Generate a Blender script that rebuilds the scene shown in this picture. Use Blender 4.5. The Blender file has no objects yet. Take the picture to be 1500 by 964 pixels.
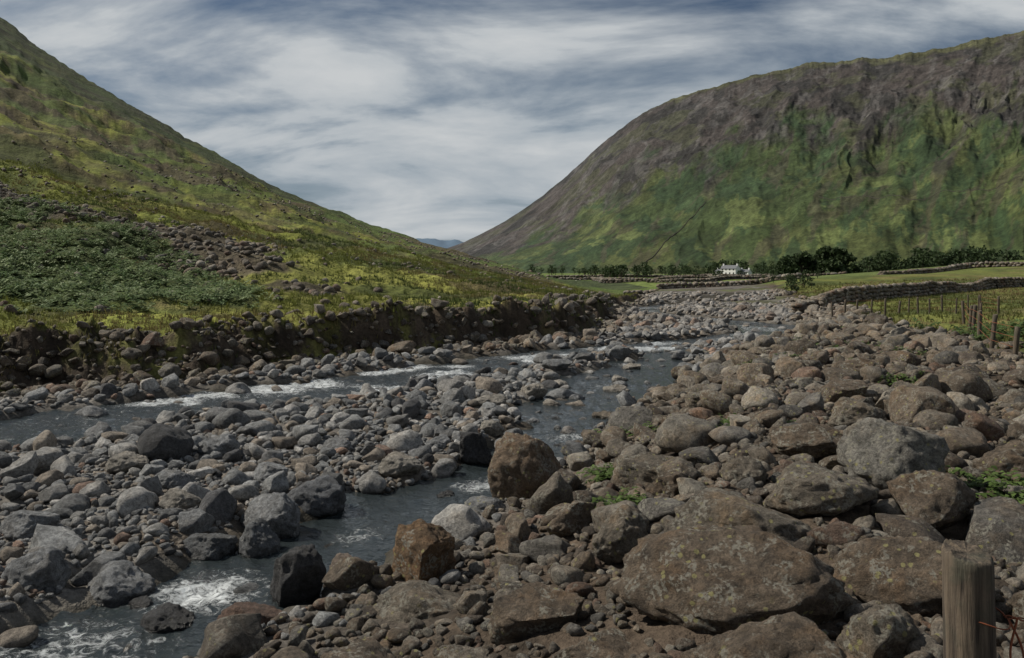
import bpy, math, random
import numpy as np
from mathutils import noise as mnoise, Vector
rng=np.random.default_rng(7); random.seed(7)
F0=1167.0; CZ=3.0
scene=bpy.context.scene
# ------------------------------------------------ noise
T=rng.random((256,256))
rng=np.random.default_rng(23)
def vn(x,y):
    xi=np.floor(x).astype(np.int64); yi=np.floor(y).astype(np.int64)
    xf=x-xi; yf=y-yi
    xf=xf*xf*(3-2*xf); yf=yf*yf*(3-2*yf)
    a=T[xi&255,yi&255]; b=T[(xi+1)&255,yi&255]; c=T[xi&255,(yi+1)&255]; d=T[(xi+1)&255,(yi+1)&255]
    return (a*(1-xf)+b*xf)*(1-yf)+(c*(1-xf)+d*xf)*yf
def fbm(x,y,o=5,g=.5):
    s=0;a=1;t=0
    x=np.asarray(x,float);y=np.asarray(y,float)
    for i in range(o):
        s=s+a*vn(x+i*17.3,y-i*9.1);t+=a;a*=g
        x,y=(x*.8-y*.6)*2.03,(x*.6+y*.8)*2.03
    return s/t
def ridged(x,y,o=5,g=.55):
    s=0;a=1;t=0
    x=np.asarray(x,float);y=np.asarray(y,float)
    for i in range(o):
        s=s+a*(1-np.abs(2*vn(x+i*11.3,y-i*5.1)-1));t+=a;a*=g
        x,y=x*2.03,y*2.03
    return s/t
def sm(a):
    a=np.clip(a,0,1);return a*a*(3-2*a)
# ------------------------------------------------ plan of the valley
LB=np.array([(-45,-25),(-30,0),(-20,8),(-14,14),(-11.5,18),(-9.4,20),(-7.5,21.9),(-5.4,25),(-1.25,29.2),(2.9,34),(4.9,41),(6.9,54),(11.8,74),(17,95),(26,130),(30,200),(10,400)],float)
RB=np.array([(-6,-10),(-4.2,0),(-2.4,5),(-.97,7.5),(.17,10.1),(1.3,13.7),(3.2,18),(6,24),(10.4,32),(14.8,41),(18,50),(24,70),(30,95),(38,130),(45,200),(30,400)],float)
CA=np.array([(24,85),(16,70),(9.5,60),(8.5,56),(10.5,50),(13.5,43),(12.6,37),(8.3,33.3),(5.3,31),(2.75,29.0),(-.2,25.8),(-2.6,22.8),(-4.4,20.2),(-6.5,18.2),(-7.9,16.4),(-8.9,14.9),(-11.3,11.8),(-17,6),(-26,-4)],float)
WA=np.array([1.8,1.8,1.9,1.8,1.5,1.6,1.9,1.6,1.5,1.5,1.7,2.0,2.0,1.8,1.6,1.5,1.6,1.8,2])
CB=np.array([(6.2,31),(5.0,27),(3.3,22.5),(2.2,19.5),(1.2,17.3),(1.0,15),(.35,13.4),(-.5,11.2),(-1.2,10),(-1.7,9.1),(-2.25,8.3),(-2.75,7.5),(-3.1,6.7),(-3.5,5.9),(-4.3,4.2),(-6,1),(-9,-6)],float)
WB=np.array([1.0,1.0,1.5,1.7,1.4,.8,.55,.6,.85,.9,.85,.85,.9,.95,1,1,1])
def polydist(x,y,P,W=None):
    best=np.full(x.shape,1e9); w=np.zeros(x.shape)
    for i in range(len(P)-1):
        ax,ay=P[i];bx,by=P[i+1]
        dx,dy=bx-ax,by-ay;L=dx*dx+dy*dy
        t=np.clip(((x-ax)*dx+(y-ay)*dy)/L,0,1)
        d=np.hypot(x-ax-t*dx,y-ay-t*dy)
        m=d<best
        best=np.where(m,d,best)
        if W is not None: w=np.where(m,W[i]*(1-t)+W[i+1]*t,w)
    return (best,w) if W is not None else best
def dleft(x,y):
    d=polydist(x,y,LB); return np.where(x<np.interp(y,LB[:,1],LB[:,0]),d,-d)
def dright(x,y):
    d=polydist(x,y,RB); return np.where(x>np.interp(y,RB[:,1],RB[:,0]),d,-d)
def chan(x,y):
    wob=(fbm(x*.9,y*.9,3)-.5)*1.5
    da,wa=polydist(x,y,CA,WA); db,wb=polydist(x,y,CB,WB)
    return np.minimum(da-wa,db-wb)+wob
def bankw(x,y): return 1.0+1.9*sm((fbm(x*.22+7,y*.22,3)-.40)/.25)
hu=np.array([-900,-300,0,60,130,200,270,350,400,480,560,640,700,760,800,850,900,935,1010],float)
hv=np.array([-420,-190,16,64,110,152,196,237,266,302,331,354,370,386,397,413,428,438,446],float)
hY=np.array([900,600,420,395,370,345,320,290,270,240,210,180,160,140,125,110,95,80,60],float)
hZ=CZ-(hv-395)/F0*hY
bu=np.array([-900,-400,0,200,350,500,700,850,890,900,935],float)
bY=np.array([12,14.5,19,21,23,26,30,35,42,55,75],float)+1.2
def bearing(x,y):
    th=np.arctan2(x,y); tc=np.clip(th,-1.05,1.05); r=np.hypot(x,y)
    return 750+F0*np.tan(tc), r*np.cos(tc), th
def H(x,y):
    x=np.asarray(x,float);y=np.asarray(y,float)
    u,Y,th=bearing(x,y)
    wobL=(fbm(x*.35+3,y*.35,4)-.5)*2.4
    dl=dleft(x,y)+wobL; dr=dright(x,y)
    fall=-.004*np.clip(Y-80,0,None)
    fall=np.where(Y>1200,-4.5-.001*(Y-1200),fall)
    c=chan(x,y)
    n1=fbm(x*.55,y*.55,5); n2=fbm(x*2.2,y*2.2,4)
    near=sm((100-Y)/50)
    bed=.15+(n1-.5)*.36+(n2-.5)*.12
    bed=bed-.36*sm((.40-c)/.9)
    bed=bed*near+.3*(1-near)
    rh=np.interp(y,[0,6,12,30,50],[.96,.88,.90,.85,.7])
    right=rh*sm((dr+.5)/3.8)+(dr>0)*sm(dr/2)*((fbm(x*.8+9,y*.8,4)-.5)*.42*near)
    lh=np.interp(y,[0,34,60,80],[1.35,1.45,1.1,.5])
    bw=bankw(x,y)
    left=lh*sm(dl/bw)+(dl>0)*sm(dl/.5)*sm((bw+1.2-dl)/1.2)*(fbm(x*1.2+31,y*1.2,5,.6)-.5)*1.1*sm((70-Y)/25)
    z=np.where(dl>0,np.maximum(bed*(1-sm(dl/1.5)),0)+left,np.where(dr>-.5,bed*(1-sm((dr+.5)/3))+right,bed))
    Zc=np.interp(u,hu,hZ);Yc=np.interp(u,hu,hY);Yb=np.interp(u,bu,bY)
    t=np.clip((Y-Yb)/(Yc-Yb),0,1)
    p=np.interp(u,[0,800],[1.3,1.15])
    k=np.where(Y>Yc,1-sm((Y-Yc)/(1.2*Yc)),t**p)
    k=k*sm((1010-u)/60)*(1-sm((np.abs(th)-1.7)/.9)*1)
    add=(Zc-1.3)*k
    s=sm((Y-Yb)/22)*sm((900-u)/450)
    crest=1-.75*sm((Y/Yc-.55)/.35)
    q=x*.8+y*.3
    add=add+s*crest*((fbm(x*.022,y*.022,4)-.5)*.036*np.minimum(Y,400)+(ridged(x*.05+y*.03,y*.05,4)-.5)*.034*np.minimum(Y,250))*(Y<Yc*1.5)
    add=add+s*((fbm(q*.16,y*.10,5,.6)-.5)*3.0)*sm((350-Y)/150)*crest
    add=add+sm(dl/2)*(fbm(x*.5,y*.5,5)-.5)*.65*sm((950-u)/100)+sm(dl/2)*(fbm(x*1.7,y*1.7,3)-.5)*.22*sm((90-Y)/40)
    z=z+np.where(dl>0,add,0)
    z=z+4.6*np.exp(-((x-100)/42)**2-((y-135)/38)**2)+1.3*np.exp(-((x-48)/22)**2-((y-100)/20)**2)
    z=z+fall+(1-near)*(fbm(x*.03,y*.03,3)-.5)*.8
    return z
# ------------------------------------------------ mesh helpers
def mk(name,V,Fc,mat,col=None,smooth=True,extra=None,parent=None):
    me=bpy.data.meshes.new(name)
    V=np.ascontiguousarray(V,dtype=np.float32);Fc=np.ascontiguousarray(Fc,dtype=np.int32)
    n=Fc.shape[1]
    me.vertices.add(len(V));me.vertices.foreach_set('co',V.ravel())
    me.loops.add(Fc.size);me.loops.foreach_set('vertex_index',Fc.ravel())
    me.polygons.add(len(Fc));me.polygons.foreach_set('loop_start',np.arange(0,Fc.size,n,dtype=np.int32))
    try: me.polygons.foreach_set('loop_total',np.full(len(Fc),n,dtype=np.int32))
    except Exception: pass
    me.polygons.foreach_set('use_smooth',np.full(len(Fc),smooth,dtype=bool))
    if col is not None:
        a=me.color_attributes.new('col','FLOAT_COLOR','POINT')
        c=np.ones((len(V),4),np.float32);c[:,:col.shape[1]]=col
        a.data.foreach_set('color',c.ravel())
    me.update(calc_edges=True)
    me.materials.append(mat)
    ob=bpy.data.objects.new(name,me);scene.collection.objects.link(ob)
    if parent: ob.parent=parent
    return ob
def grid_faces(nr,nc):
    i=np.arange(nr-1)[:,None]*nc+np.arange(nc-1)[None,:]
    return np.stack([i,i+1,i+nc+1,i+nc],-1).reshape(-1,4)
# ------------------------------------------------ materials
def base_mat(name):
    m=bpy.data.materials.new(name);m.use_nodes=True
    nt=m.node_tree;b=nt.nodes['Principled BSDF'];return m,nt,b
def N(nt,t,**k):
    n=nt.nodes.new(t)
    for a,v in k.items(): setattr(n,a,v)
    return n
def noise_n(nt,vec,scale,detail=6,rough=.6,dist=0):
    n=N(nt,'ShaderNodeTexNoise');n.inputs['Scale'].default_value=scale;n.inputs['Detail'].default_value=detail
    n.inputs['Roughness'].default_value=rough;n.inputs['Distortion'].default_value=dist
    nt.links.new(vec,n.inputs['Vector']);return n.outputs['Fac']
def mrange(nt,v,a,b,c,d,clamp=True):
    n=N(nt,'ShaderNodeMapRange',clamp=clamp)
    for i,x in zip((1,2,3,4),(a,b,c,d)): n.inputs[i].default_value=x
    nt.links.new(v,n.inputs[0]);return n.outputs[0]
def math_n(nt,op,a,b=None):
    n=N(nt,'ShaderNodeMath',operation=op)
    for i,v in enumerate((a,b)):
        if v is None: continue
        if isinstance(v,(int,float)): n.inputs[i].default_value=v
        else: nt.links.new(v,n.inputs[i])
    return n.outputs[0]
def scale_col(nt,c,f):
    n=N(nt,'ShaderNodeVectorMath',operation='SCALE');nt.links.new(c,n.inputs[0]);nt.links.new(f,n.inputs['Scale']);return n.outputs[0]
def mixc(nt,f,a,b):
    n=N(nt,'ShaderNodeMix',data_type='RGBA')
    if isinstance(f,(int,float)): n.inputs[0].default_value=f
    else: nt.links.new(f,n.inputs[0])
    for i,v in ((6,a),(7,b)):
        if isinstance(v,tuple): n.inputs[i].default_value=(*v,1)
        else: nt.links.new(v,n.inputs[i])
    return n.outputs[2]
def bump(nt,b,h,strength,dist):
    n=N(nt,'ShaderNodeBump');n.inputs['Strength'].default_value=strength;n.inputs['Distance'].default_value=dist
    nt.links.new(h,n.inputs['Height']);nt.links.new(n.outputs[0],b.inputs['Normal']);return n
def terrain_mat(name,s1,s2,s3,bd,bs=.8,amp=.5):
    m,nt,b=base_mat(name)
    P=N(nt,'ShaderNodeNewGeometry').outputs['Position']
    c=N(nt,'ShaderNodeAttribute',attribute_name='col').outputs['Color']
    a=noise_n(nt,P,s1,8,.65);d=noise_n(nt,P,s2,6,.7);e=noise_n(nt,P,s3,4,.7)
    f=math_n(nt,'MULTIPLY',mrange(nt,a,.3,.7,1-amp,1+amp),mrange(nt,d,.3,.7,1-amp*.8,1+amp*.8))
    f=math_n(nt,'MULTIPLY',f,mrange(nt,e,.3,.7,1-amp*.8,1+amp*.8))
    nt.links.new(scale_col(nt,c,f),b.inputs['Base Color'])
    b.inputs['Roughness'].default_value=.95;b.inputs['Specular IOR Level'].default_value=.15
    h=math_n(nt,'ADD',a,math_n(nt,'MULTIPLY',d,.5));bump(nt,b,h,bs,bd)
    return m
M_ground=terrain_mat('soil_and_turf',.35,2.2,14,.35)
M_hill=terrain_mat('hillside_turf',.14,.9,4.5,1.3,1.0,.58)
M_mount=terrain_mat('mountain_heather_and_scree',.012,.05,.16,12,.9,.44)
def rock_mat(name):
    m,nt,b=base_mat(name)
    P=N(nt,'ShaderNodeNewGeometry').outputs['Position']
    at=N(nt,'ShaderNodeAttribute',attribute_name='col')
    a=noise_n(nt,P,5,8,.68);d=noise_n(nt,P,22,8,.78);e=noise_n(nt,P,90,4,.7)
    f=math_n(nt,'MULTIPLY',mrange(nt,a,.3,.7,.50,1.5),mrange(nt,d,.34,.66,.40,1.6))
    f=math_n(nt,'MULTIPLY',f,mrange(nt,e,.3,.7,.65,1.35))
    c=scale_col(nt,at.outputs['Color'],f)
    rs=mrange(nt,noise_n(nt,P,2.6,5,.65,.5),.50,.68,0,.5);rs=math_n(nt,'MULTIPLY',rs,mrange(nt,at.outputs['Alpha'],0,.5,.25,1))
    stn=N(nt,'ShaderNodeVectorMath',operation='MULTIPLY');nt.links.new(c,stn.inputs[0]);stn.inputs[1].default_value=(1.2,.90,.58)
    c=mixc(nt,rs,c,stn.outputs[0])
    l1=noise_n(nt,P,7,6,.65,.4);l2=noise_n(nt,P,38,3,.5)
    lm=math_n(nt,'MULTIPLY',mrange(nt,l1,.51,.58,0,.85),mrange(nt,l2,.46,.55,0,1))
    lm=math_n(nt,'MULTIPLY',lm,at.outputs['Alpha'])
    c=mixc(nt,lm,c,(.31,.295,.245))
    v=N(nt,'ShaderNodeTexVoronoi');v.inputs['Scale'].default_value=13;nt.links.new(P,v.inputs['Vector'])
    w=noise_n(nt,P,45,3,.6)
    vd=math_n(nt,'ADD',v.outputs['Distance'],math_n(nt,'MULTIPLY',w,.25))
    ym=math_n(nt,'MULTIPLY',mrange(nt,vd,.30,.36,1,0),mrange(nt,noise_n(nt,P,3.2,2,.5),.46,.54,0,.9))
    ym=math_n(nt,'MULTIPLY',ym,at.outputs['Alpha'])
    c=mixc(nt,ym,c,(.32,.295,.13))
    sz=N(nt,'ShaderNodeSeparateXYZ');nt.links.new(P,sz.inputs[0])
    zz=math_n(nt,'ADD',sz.outputs[2],math_n(nt,'MULTIPLY',a,.08))
    wet=mrange(nt,zz,.06,.11,1,0)
    c=scale_col(nt,c,mrange(nt,wet,0,1,1,.36))
    nt.links.new(c,b.inputs['Base Color'])
    nt.links.new(mrange(nt,wet,0,1,.8,.22),b.inputs['Roughness'])
    b.inputs['Specular IOR Level'].default_value=.35
    h=math_n(nt,'ADD',math_n(nt,'MULTIPLY',a,1.7),math_n(nt,'MULTIPLY',d,1.3));h=math_n(nt,'ADD',h,math_n(nt,'MULTIPLY',e,.25))
    bump(nt,b,h,1.0,.055)
    return m
M_rock=rock_mat('weathered_rock')
def leaf_mat(name,rough=.7):
    m,nt,b=base_mat(name)
    c=N(nt,'ShaderNodeAttribute',attribute_name='col').outputs['Color']
    nt.links.new(c,b.inputs['Base Color']);b.inputs['Roughness'].default_value=rough;b.inputs['Specular IOR Level'].default_value=.2
    tr=N(nt,'ShaderNodeBsdfTranslucent');nt.links.new(c,tr.inputs[0])
    mx=N(nt,'ShaderNodeMixShader');mx.inputs[0].default_value=.3
    nt.links.new(b.outputs[0],mx.inputs[1]);nt.links.new(tr.outputs[0],mx.inputs[2])
    nt.links.new(mx.outputs[0],nt.nodes['Material Output'].inputs[0])
    return m
M_leaf=leaf_mat('foliage')
def water_mat():
    m,nt,b=base_mat('river_water')
    P=N(nt,'ShaderNodeNewGeometry').outputs['Position']
    at=N(nt,'ShaderNodeAttribute',attribute_name='col').outputs['Color']
    sp=N(nt,'ShaderNodeSeparateColor');nt.links.new(at,sp.inputs[0])
    a=noise_n(nt,P,3.2,4,.55,.6);d=noise_n(nt,P,13,4,.6,.4)
    f=noise_n(nt,P,8,9,.80,1.4)
    fm=math_n(nt,'ADD',f,math_n(nt,'MULTIPLY',sp.outputs[0],.27))
    foam_glint=mrange(nt,fm,.645,.82,0,.92)
    c=mixc(nt,foam_glint,(.022,.028,.030),(.68,.71,.72))  # white water colour; sun glitter on the river is painted in with it
    nt.links.new(c,b.inputs['Base Color'])
    nt.links.new(mrange(nt,foam_glint,0,1,.06,.7),b.inputs['Roughness'])
    b.inputs['IOR'].default_value=1.36
    h=math_n(nt,'ADD',a,math_n(nt,'MULTIPLY',d,.5));h=math_n(nt,'ADD',h,math_n(nt,'MULTIPLY',foam_glint,.3))
    bump(nt,b,h,.6,.09)
    return m
M_water=water_mat()
def wood_mat():
    m,nt,b=base_mat('weathered_wood')
    tc=N(nt,'ShaderNodeTexCoord').outputs['Object']
    mp=N(nt,'ShaderNodeMapping');mp.inputs['Scale'].default_value=(60,60,3.5);nt.links.new(tc,mp.inputs[0])
    a=noise_n(nt,mp.outputs[0],1,8,.65);d=noise_n(nt,tc,9,5,.6)
    c=mixc(nt,mrange(nt,a,.38,.62,0,1),(.025,.018,.013),(.13,.10,.07))
    c=mixc(nt,mrange(nt,d,.48,.62,0,.6),c,(.05,.052,.035))
    nt.links.new(c,b.inputs['Base Color']);b.inputs['Roughness'].default_value=.9
    bump(nt,b,math_n(nt,'ADD',a,math_n(nt,'MULTIPLY',d,.6)),1,.010);return m
M_wood=wood_mat()
def plain(name,col,rough=.8,metal=0,amp=.25,sc=3):
    m,nt,b=base_mat(name)
    P=N(nt,'ShaderNodeNewGeometry').outputs['Position']
    a=noise_n(nt,P,sc,6,.6);r=N(nt,'ShaderNodeRGB');r.outputs[0].default_value=(*col,1)
    nt.links.new(scale_col(nt,r.outputs[0],mrange(nt,a,.3,.7,1-amp,1+amp)),b.inputs['Base Color'])
    b.inputs['Roughness'].default_value=rough;b.inputs['Metallic'].default_value=metal;return m
M_rust=plain('rusty_wire',(.20,.06,.025),.8,.3,.5,60)
M_white=plain('whitewashed_render',(.70,.69,.66),amp=.12)
M_slate=plain('slate_roof',(.12,.125,.135))
M_glass=plain('dark_window_glass',(.03,.035,.04),.2)
# ------------------------------------------------ ground + hillside sheet
fine=np.linspace(math.radians(-37),math.radians(37),960)
th=np.concatenate([np.linspace(-math.pi,math.radians(-37.2),90),fine,np.linspace(math.radians(37.2),math.pi,90)])
r=np.concatenate([[.05,.5,1.0],np.exp(np.linspace(math.log(1.5),math.log(95),520)),np.exp(np.linspace(math.log(96),math.log(9000),240))])
R,TH=np.meshgrid(r,th,indexing='ij');X=(R*np.sin(TH)).ravel();Yw=(R*np.cos(TH)).ravel()
Z=H(X,Yw)
u,Y,_=bearing(X,Yw)
dl=dleft(X,Yw)+(fbm(X*.35+3,Yw*.35,4)-.5)*2.4;dr=dright(X,Yw);ch=chan(X,Yw)
def C(*a): return np.array(a,float)
def lerp(a,b,t): return a*(1-t[:,None])+b*t[:,None]
XMy=[0,10,18.7,24.6,33,41,48,70,95,130];XMx=[16,12.5,12,13.4,14.3,17.5,19.5,25,31,38]
SCL=np.array([(-62,80),(-38.5,60),(-21,50),(-9.3,36)],float)
screeY=lambda u:np.interp(u,[-400,0,250,450],[85,60,50,36])
def scree_mask(x,y):
    d,w=polydist(x,y,SCL,np.array([8,6.5,5,1.6]));return sm((w-d+(fbm(x*.35,y*.35,4)-.5)*8)/1.6)
def bracken_mask(x,y):
    u,Y,_=bearing(x,y)
    m=sm((420-u+(fbm(x*.2,y*.2,3)-.5)*160)/50)*sm((Y-24-(fbm(x*.3,y*.3,3)-.5)*6-np.clip(u,0,400)*.012)/2)*sm((screeY(u)-4-Y)/3)
    return m*sm((fbm(x*.16+5,y*.16,4)-.30)/.08)
grass=lerp(C(.155,.168,.034),C(.078,.100,.024),sm((fbm(X*.09,Yw*.09,5)-.42)/.2))
grass=lerp(grass,C(.200,.198,.048),sm((fbm(X*.05+30,Yw*.05,5)-.5)/.12)*.8)
grass=lerp(grass,C(.085,.064,.036),sm((fbm(X*.13+60,Yw*.13,6,.6)-.51)/.07)*.8)
grass=lerp(grass,C(.055,.074,.022),sm((fbm(X*.06+160,Yw*.10,6,.6)-.52)/.07)*.7)
up=sm((Y-np.interp(u,[0,800],[100,60]))/50)
bk=sm((fbm(X*.035+11,Yw*.035,6,.6)-.45)/.06)*up
grass=lerp(grass,C(.074,.106,.030),bk*.75)
grass=lerp(grass,C(.075,.058,.038),sm((fbm(X*.04+81,Yw*.07,6,.65)-.54)/.05)*up*.8)
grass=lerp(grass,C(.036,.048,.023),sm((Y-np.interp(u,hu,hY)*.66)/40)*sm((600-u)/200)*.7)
hill=lerp(grass,C(.085,.068,.052),scree_mask(X,Yw)*.9)
hill=lerp(hill,C(.04,.06,.02),bracken_mask(X,Yw)*.8)
bw=bankw(X,Yw)
face=sm(dl/.25)*sm((bw+.3-dl)/.5)
hill=lerp(hill,C(.062,.047,.034),face*(.55+.45*sm((fbm(X*1.3,Yw*1.3,4)-.40)/.12)))
hill=lerp(hill,C(.030,.023,.017),face*sm((fbm(X*2.1+9,Yw*2.1,4)-.50)/.1)*.8)
bedc=lerp(C(.13,.12,.108)[None]*np.ones((len(X),1)),C(.09,.075,.06),sm((fbm(X*1.1,Yw*1.1,4)-.45)/.15))
bedc=lerp(bedc,C(.05,.045,.035),sm((.25-ch)/.4))
bedc=lerp(bedc,C(.08,.09,.035),sm((fbm(X*.15,Yw*.15,4)-.55)/.06)*sm((Y-50)/30)*.8)
soil=lerp(C(.075,.057,.042)[None]*np.ones((len(X),1)),C(.048,.038,.029),sm((fbm(X*1.5,Yw*1.5,4)-.45)/.15))
mead=lerp(C(.120,.130,.034)[None]*np.ones((len(X),1)),C(.07,.085,.025),sm((fbm(X*.12,Yw*.12,5)-.45)/.12))
mead=lerp(mead,C(.15,.12,.05),sm((fbm(X*.2+9,Yw*.2,5)-.55)/.1)*.6)
ed=np.array([0,85,110,135,170,230,300,370,450,560,700,900,1e5]);ip=np.searchsorted(ed,Y+ (X*.08))-1
cell=(ip*7+np.floor((X+ip*37)/(40+ip*9)).astype(int)*13)
tone=T[(cell*31)&255,(cell*17)&255]
fld=lerp(C(.085,.135,.028)[None]*np.ones((len(X),1)),C(.13,.165,.045),tone)
fld=lerp(fld,C(.045,.055,.03),sm((T[(cell*11)&255,(cell*5)&255]-.62)/.1)*.8)
fld=lerp(fld,C(.05,.06,.028),sm((fbm(X*.04,Yw*.02,5)-.5)/.1)*.4)
mead=lerp(mead,fld,sm((Y-95)/20)*(X<60))
mead=np.where((Y>150)[:,None],fld,mead)
mm=sm((X-np.interp(Yw,XMy,XMx)+(fbm(X*.5,Yw*.5,4)-.5)*3)/.8)
rightc=lerp(soil,mead,np.where(dr>0,mm,0))
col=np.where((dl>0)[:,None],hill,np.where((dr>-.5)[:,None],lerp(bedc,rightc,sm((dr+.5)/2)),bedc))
far=sm((Y-110)/30);notHill=(np.interp(u,hu,hZ)<1.5)|(Y>np.interp(u,hu,hY)*1.15)
col=np.where(notHill[:,None],lerp(col,fld,far),col)
V=np.stack([X,Yw,Z],1);Fc=grid_faces(len(r),len(th))
hm=(dl>3.2)&(u<1000)&(Y<1500)
fm=hm[Fc].all(1)
def sub(Fs):
    ids=np.unique(Fs);mp=np.zeros(len(V),np.int64);mp[ids]=np.arange(len(ids));return ids,mp[Fs]
ids,ff=sub(Fc[~fm][:,::-1]);mk('ground',V[ids],ff,M_ground,col[ids])
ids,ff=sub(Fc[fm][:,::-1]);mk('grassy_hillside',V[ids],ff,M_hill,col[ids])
# ------------------------------------------------ mountain
mu=np.array([480,560,620,680,740,790,830,850,880,910,940,1000,1100,1180,1240,1300,1400,1500,1700,2000,2600],float)
mv=np.array([400,392,376,355,324,290,258,240,212,188,166,140,112,94,88,83,66,44,10,-5,-20],float)
mc=np.interp(mu,[480,680,800,940,1180,1500,2000,2600],[3600,3200,2900,2500,2300,2000,1800,1700])
mb=np.interp(mu,[480,680,760,900,1100,1500,2000,2600],[2900,2300,1800,1350,1050,760,650,600])
mz=CZ-(mv-395)/F0*mc
def mountain(uu,t):
    Yc=np.interp(uu,mu,mc);Yb=np.interp(uu,mu,mb);Zc=np.interp(uu,mu,mz)
    Yp=Yb+(Yc-Yb)*t
    s=uu*1.0
    pr=np.where(t<1,.22*t+.78*t**1.25,1-.35*np.clip(t-1,0,1)**1.3*2)
    zz=-6+(Zc+6)*pr
    env=np.sin(np.pi*np.clip(t,0,1))**.7*(t<1)
    hgt=np.clip(Zc/500,.1,1.3)
    w=s/95-t*1.5+(fbm(s/70,t*5,4)-.5)*2.2
    g=ridged(w,t*2.4+3,3,.42)-.5
    crag=(ridged(s/38-t*2,t*9,4,.5)-.5)*sm((t-.35)/.25)
    zz=zz+env*hgt*(g*30+(fbm(s/50,t*6,4)-.5)*34+crag*15+(fbm(s/11,t*30,3,.5)-.5)*7*sm((t-.2)/.3))
    zz=zz+env*hgt*14*(ridged(s/18,t*14,3)-.5)*np.exp(-((s-880)/70)**2)*sm((t-.3)/.2)
    zz=zz+sm((t-.8)/.2)*(t<=1.1)*(fbm(s/14,t*2,4)-.5)*14*hgt
    return uu,Yp,zz
uu=np.concatenate([np.linspace(480,1530,1050),np.linspace(1535,2600,140)]);tt=np.concatenate([np.linspace(-.05,1,400),np.linspace(1.03,1.8,14)])
TT,UU=np.meshgrid(tt,uu,indexing='ij');TT=TT.ravel();UU=UU.ravel()
_,Yp,Zm=mountain(UU,np.clip(TT,0,2));Zm=np.where(TT<0,-25,Zm)
Xp=Yp*(UU-750)/F0
wu=UU+(fbm(UU/30,TT*11,4)-.5)*40
n=fbm(UU/40,TT*9,6,.62);st=fbm(wu/13-TT*9,TT*11+7,6,.65);st2=fbm(wu/24-TT*9,TT*8+17,6,.6);fine_=fbm(UU/5,TT*70,4,.7)
one=np.ones((len(TT),1))
green=lerp(C(.038,.054,.018)*one,C(.060,.072,.024),sm((fbm(UU/60+3-TT*2,TT*10,6,.62)-.48)/.16))
green=lerp(green,C(.024,.042,.017),sm((fbm(UU/36+23,TT*12,6,.62)-.48)/.10)*.8)
green=lerp(green,C(.090,.108,.036),sm((fbm(UU/55+41,TT*9+3,6,.6)-.60)/.07)*sm((.40-TT)/.12)*.75)
green=lerp(green,C(.055,.043,.031),sm((st2-.57)/.08)*.5)
heath=lerp(C(.052,.043,.038)*one,C(.029,.026,.023),sm((n-.45)/.14))  # heather brown, with cloud shadow on the upper slopes darkened into it
heath=lerp(heath,C(.052,.053,.028),sm((fbm(UU/50+9,TT*14+5,6,.6)-.51)/.09)*.7)
heath=lerp(heath,C(.090,.083,.078),sm((st-.56)/.08)*.6*sm((TT-.3)/.1))
bd=.42+.16*(fbm(UU/70+5,TT*3,4)-.5)*2+np.interp(UU,[700,900,1050,1150,1300,1500],[-.14,-.08,.08,.02,.0,-.04])
mcx=lerp(green,heath,sm((TT-bd+(n-.5)*.45+(st2-.5)*.45)/.20))
mcx=lerp(mcx,C(.075,.075,.034),sm((TT-.95+(n-.5)*.16)/.04)*sm((UU-930)/80)*.9)
mcx=mcx*(.62+.76*fine_)[:,None]
mcx=lerp(mcx,C(.10,.13,.17),np.clip((Yp-600)/2600,0,1)*.09)  # aerial haze painted in: colour turns bluer with distance
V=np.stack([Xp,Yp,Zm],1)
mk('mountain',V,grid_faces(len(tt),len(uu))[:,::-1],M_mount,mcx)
du=np.linspace(380,1100,200);dt=np.linspace(0,1,20);DT,DU=np.meshgrid(dt,du,indexing='ij');DT=DT.ravel();DU=DU.ravel()
top=np.interp(DU,[380,560,640,665,700,800,1100],[360,354,351,352,355,365,385])
DY=9000+2500*DT;DZ=-30+(CZ-(top-395)/F0*11500+30)*DT+(fbm(DU/18,DT*3,4)-.5)*90*DT
mk('distant_hills',np.stack([DY*(DU-750)/F0,DY,DZ],1),grid_faces(20,200)[:,::-1],plain('haze_tinted_fell',(.08,.13,.19),.95,0,.1,.0004))  # blue of the distance haze is put into the base colour
# ------------------------------------------------ rocks
def ico(sub):
    import bmesh
    bm=bmesh.new();bmesh.ops.create_icosphere(bm,subdivisions=sub,radius=1)
    V=np.array([v.co[:] for v in bm.verts]);Fq=np.array([[v.index for v in f.verts] for f in bm.faces]);bm.free();return V,Fq
ICO={s:ico(s) for s in (2,3,4,5)}
def proto(seed,sub,npl=11,rough=1.0,ang=.97,dmin=.42):
    V,Fq=ICO[sub];V=V.copy();rg=np.random.default_rng(seed)
    for i in range(npl):
        n=rg.normal(size=3);n/=np.linalg.norm(n);d=rg.uniform(dmin,.86)
        k=np.clip(V@n-d,0,None);V-=k[:,None]*n*ang
    o=Vector(rg.uniform(-50,50,3))
    for i in range(len(V)):
        p=Vector(V[i]);q=p.normalized()
        k=1+.14*mnoise.noise(q*1.5+o)+rough*.06*mnoise.noise(q*4+o)
        if sub>=4: k+=rough*(.045*mnoise.noise(q*8+o)+.022*mnoise.noise(q*17+o))
        if sub>=5:
            k-=rough*.06*max(0,.22-abs(mnoise.noise(q*3.1+o*1.3)))/.22*max(0,mnoise.noise(q*2+o*.7)+.25)
            k+=rough*.012*mnoise.noise(q*34+o)
        V[i]*=k
    V-=(V.max(0)+V.min(0))/2;V/=np.abs(V).max(0)
    return V,Fq
PR={2:[proto(100+i,2,9,ang=.85) for i in range(14)],
 3:[proto(200+i,3,12) for i in range(10)]+[proto(250+i,3,9,.7,.75,.55) for i in range(7)],
 4:[proto(300+i,4,14) for i in range(8)]+[proto(350+i,4,9,.7,.75,.55) for i in range(5)]}
PH=[proto(400+i,5,15,1.2) for i in range(8)]
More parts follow.
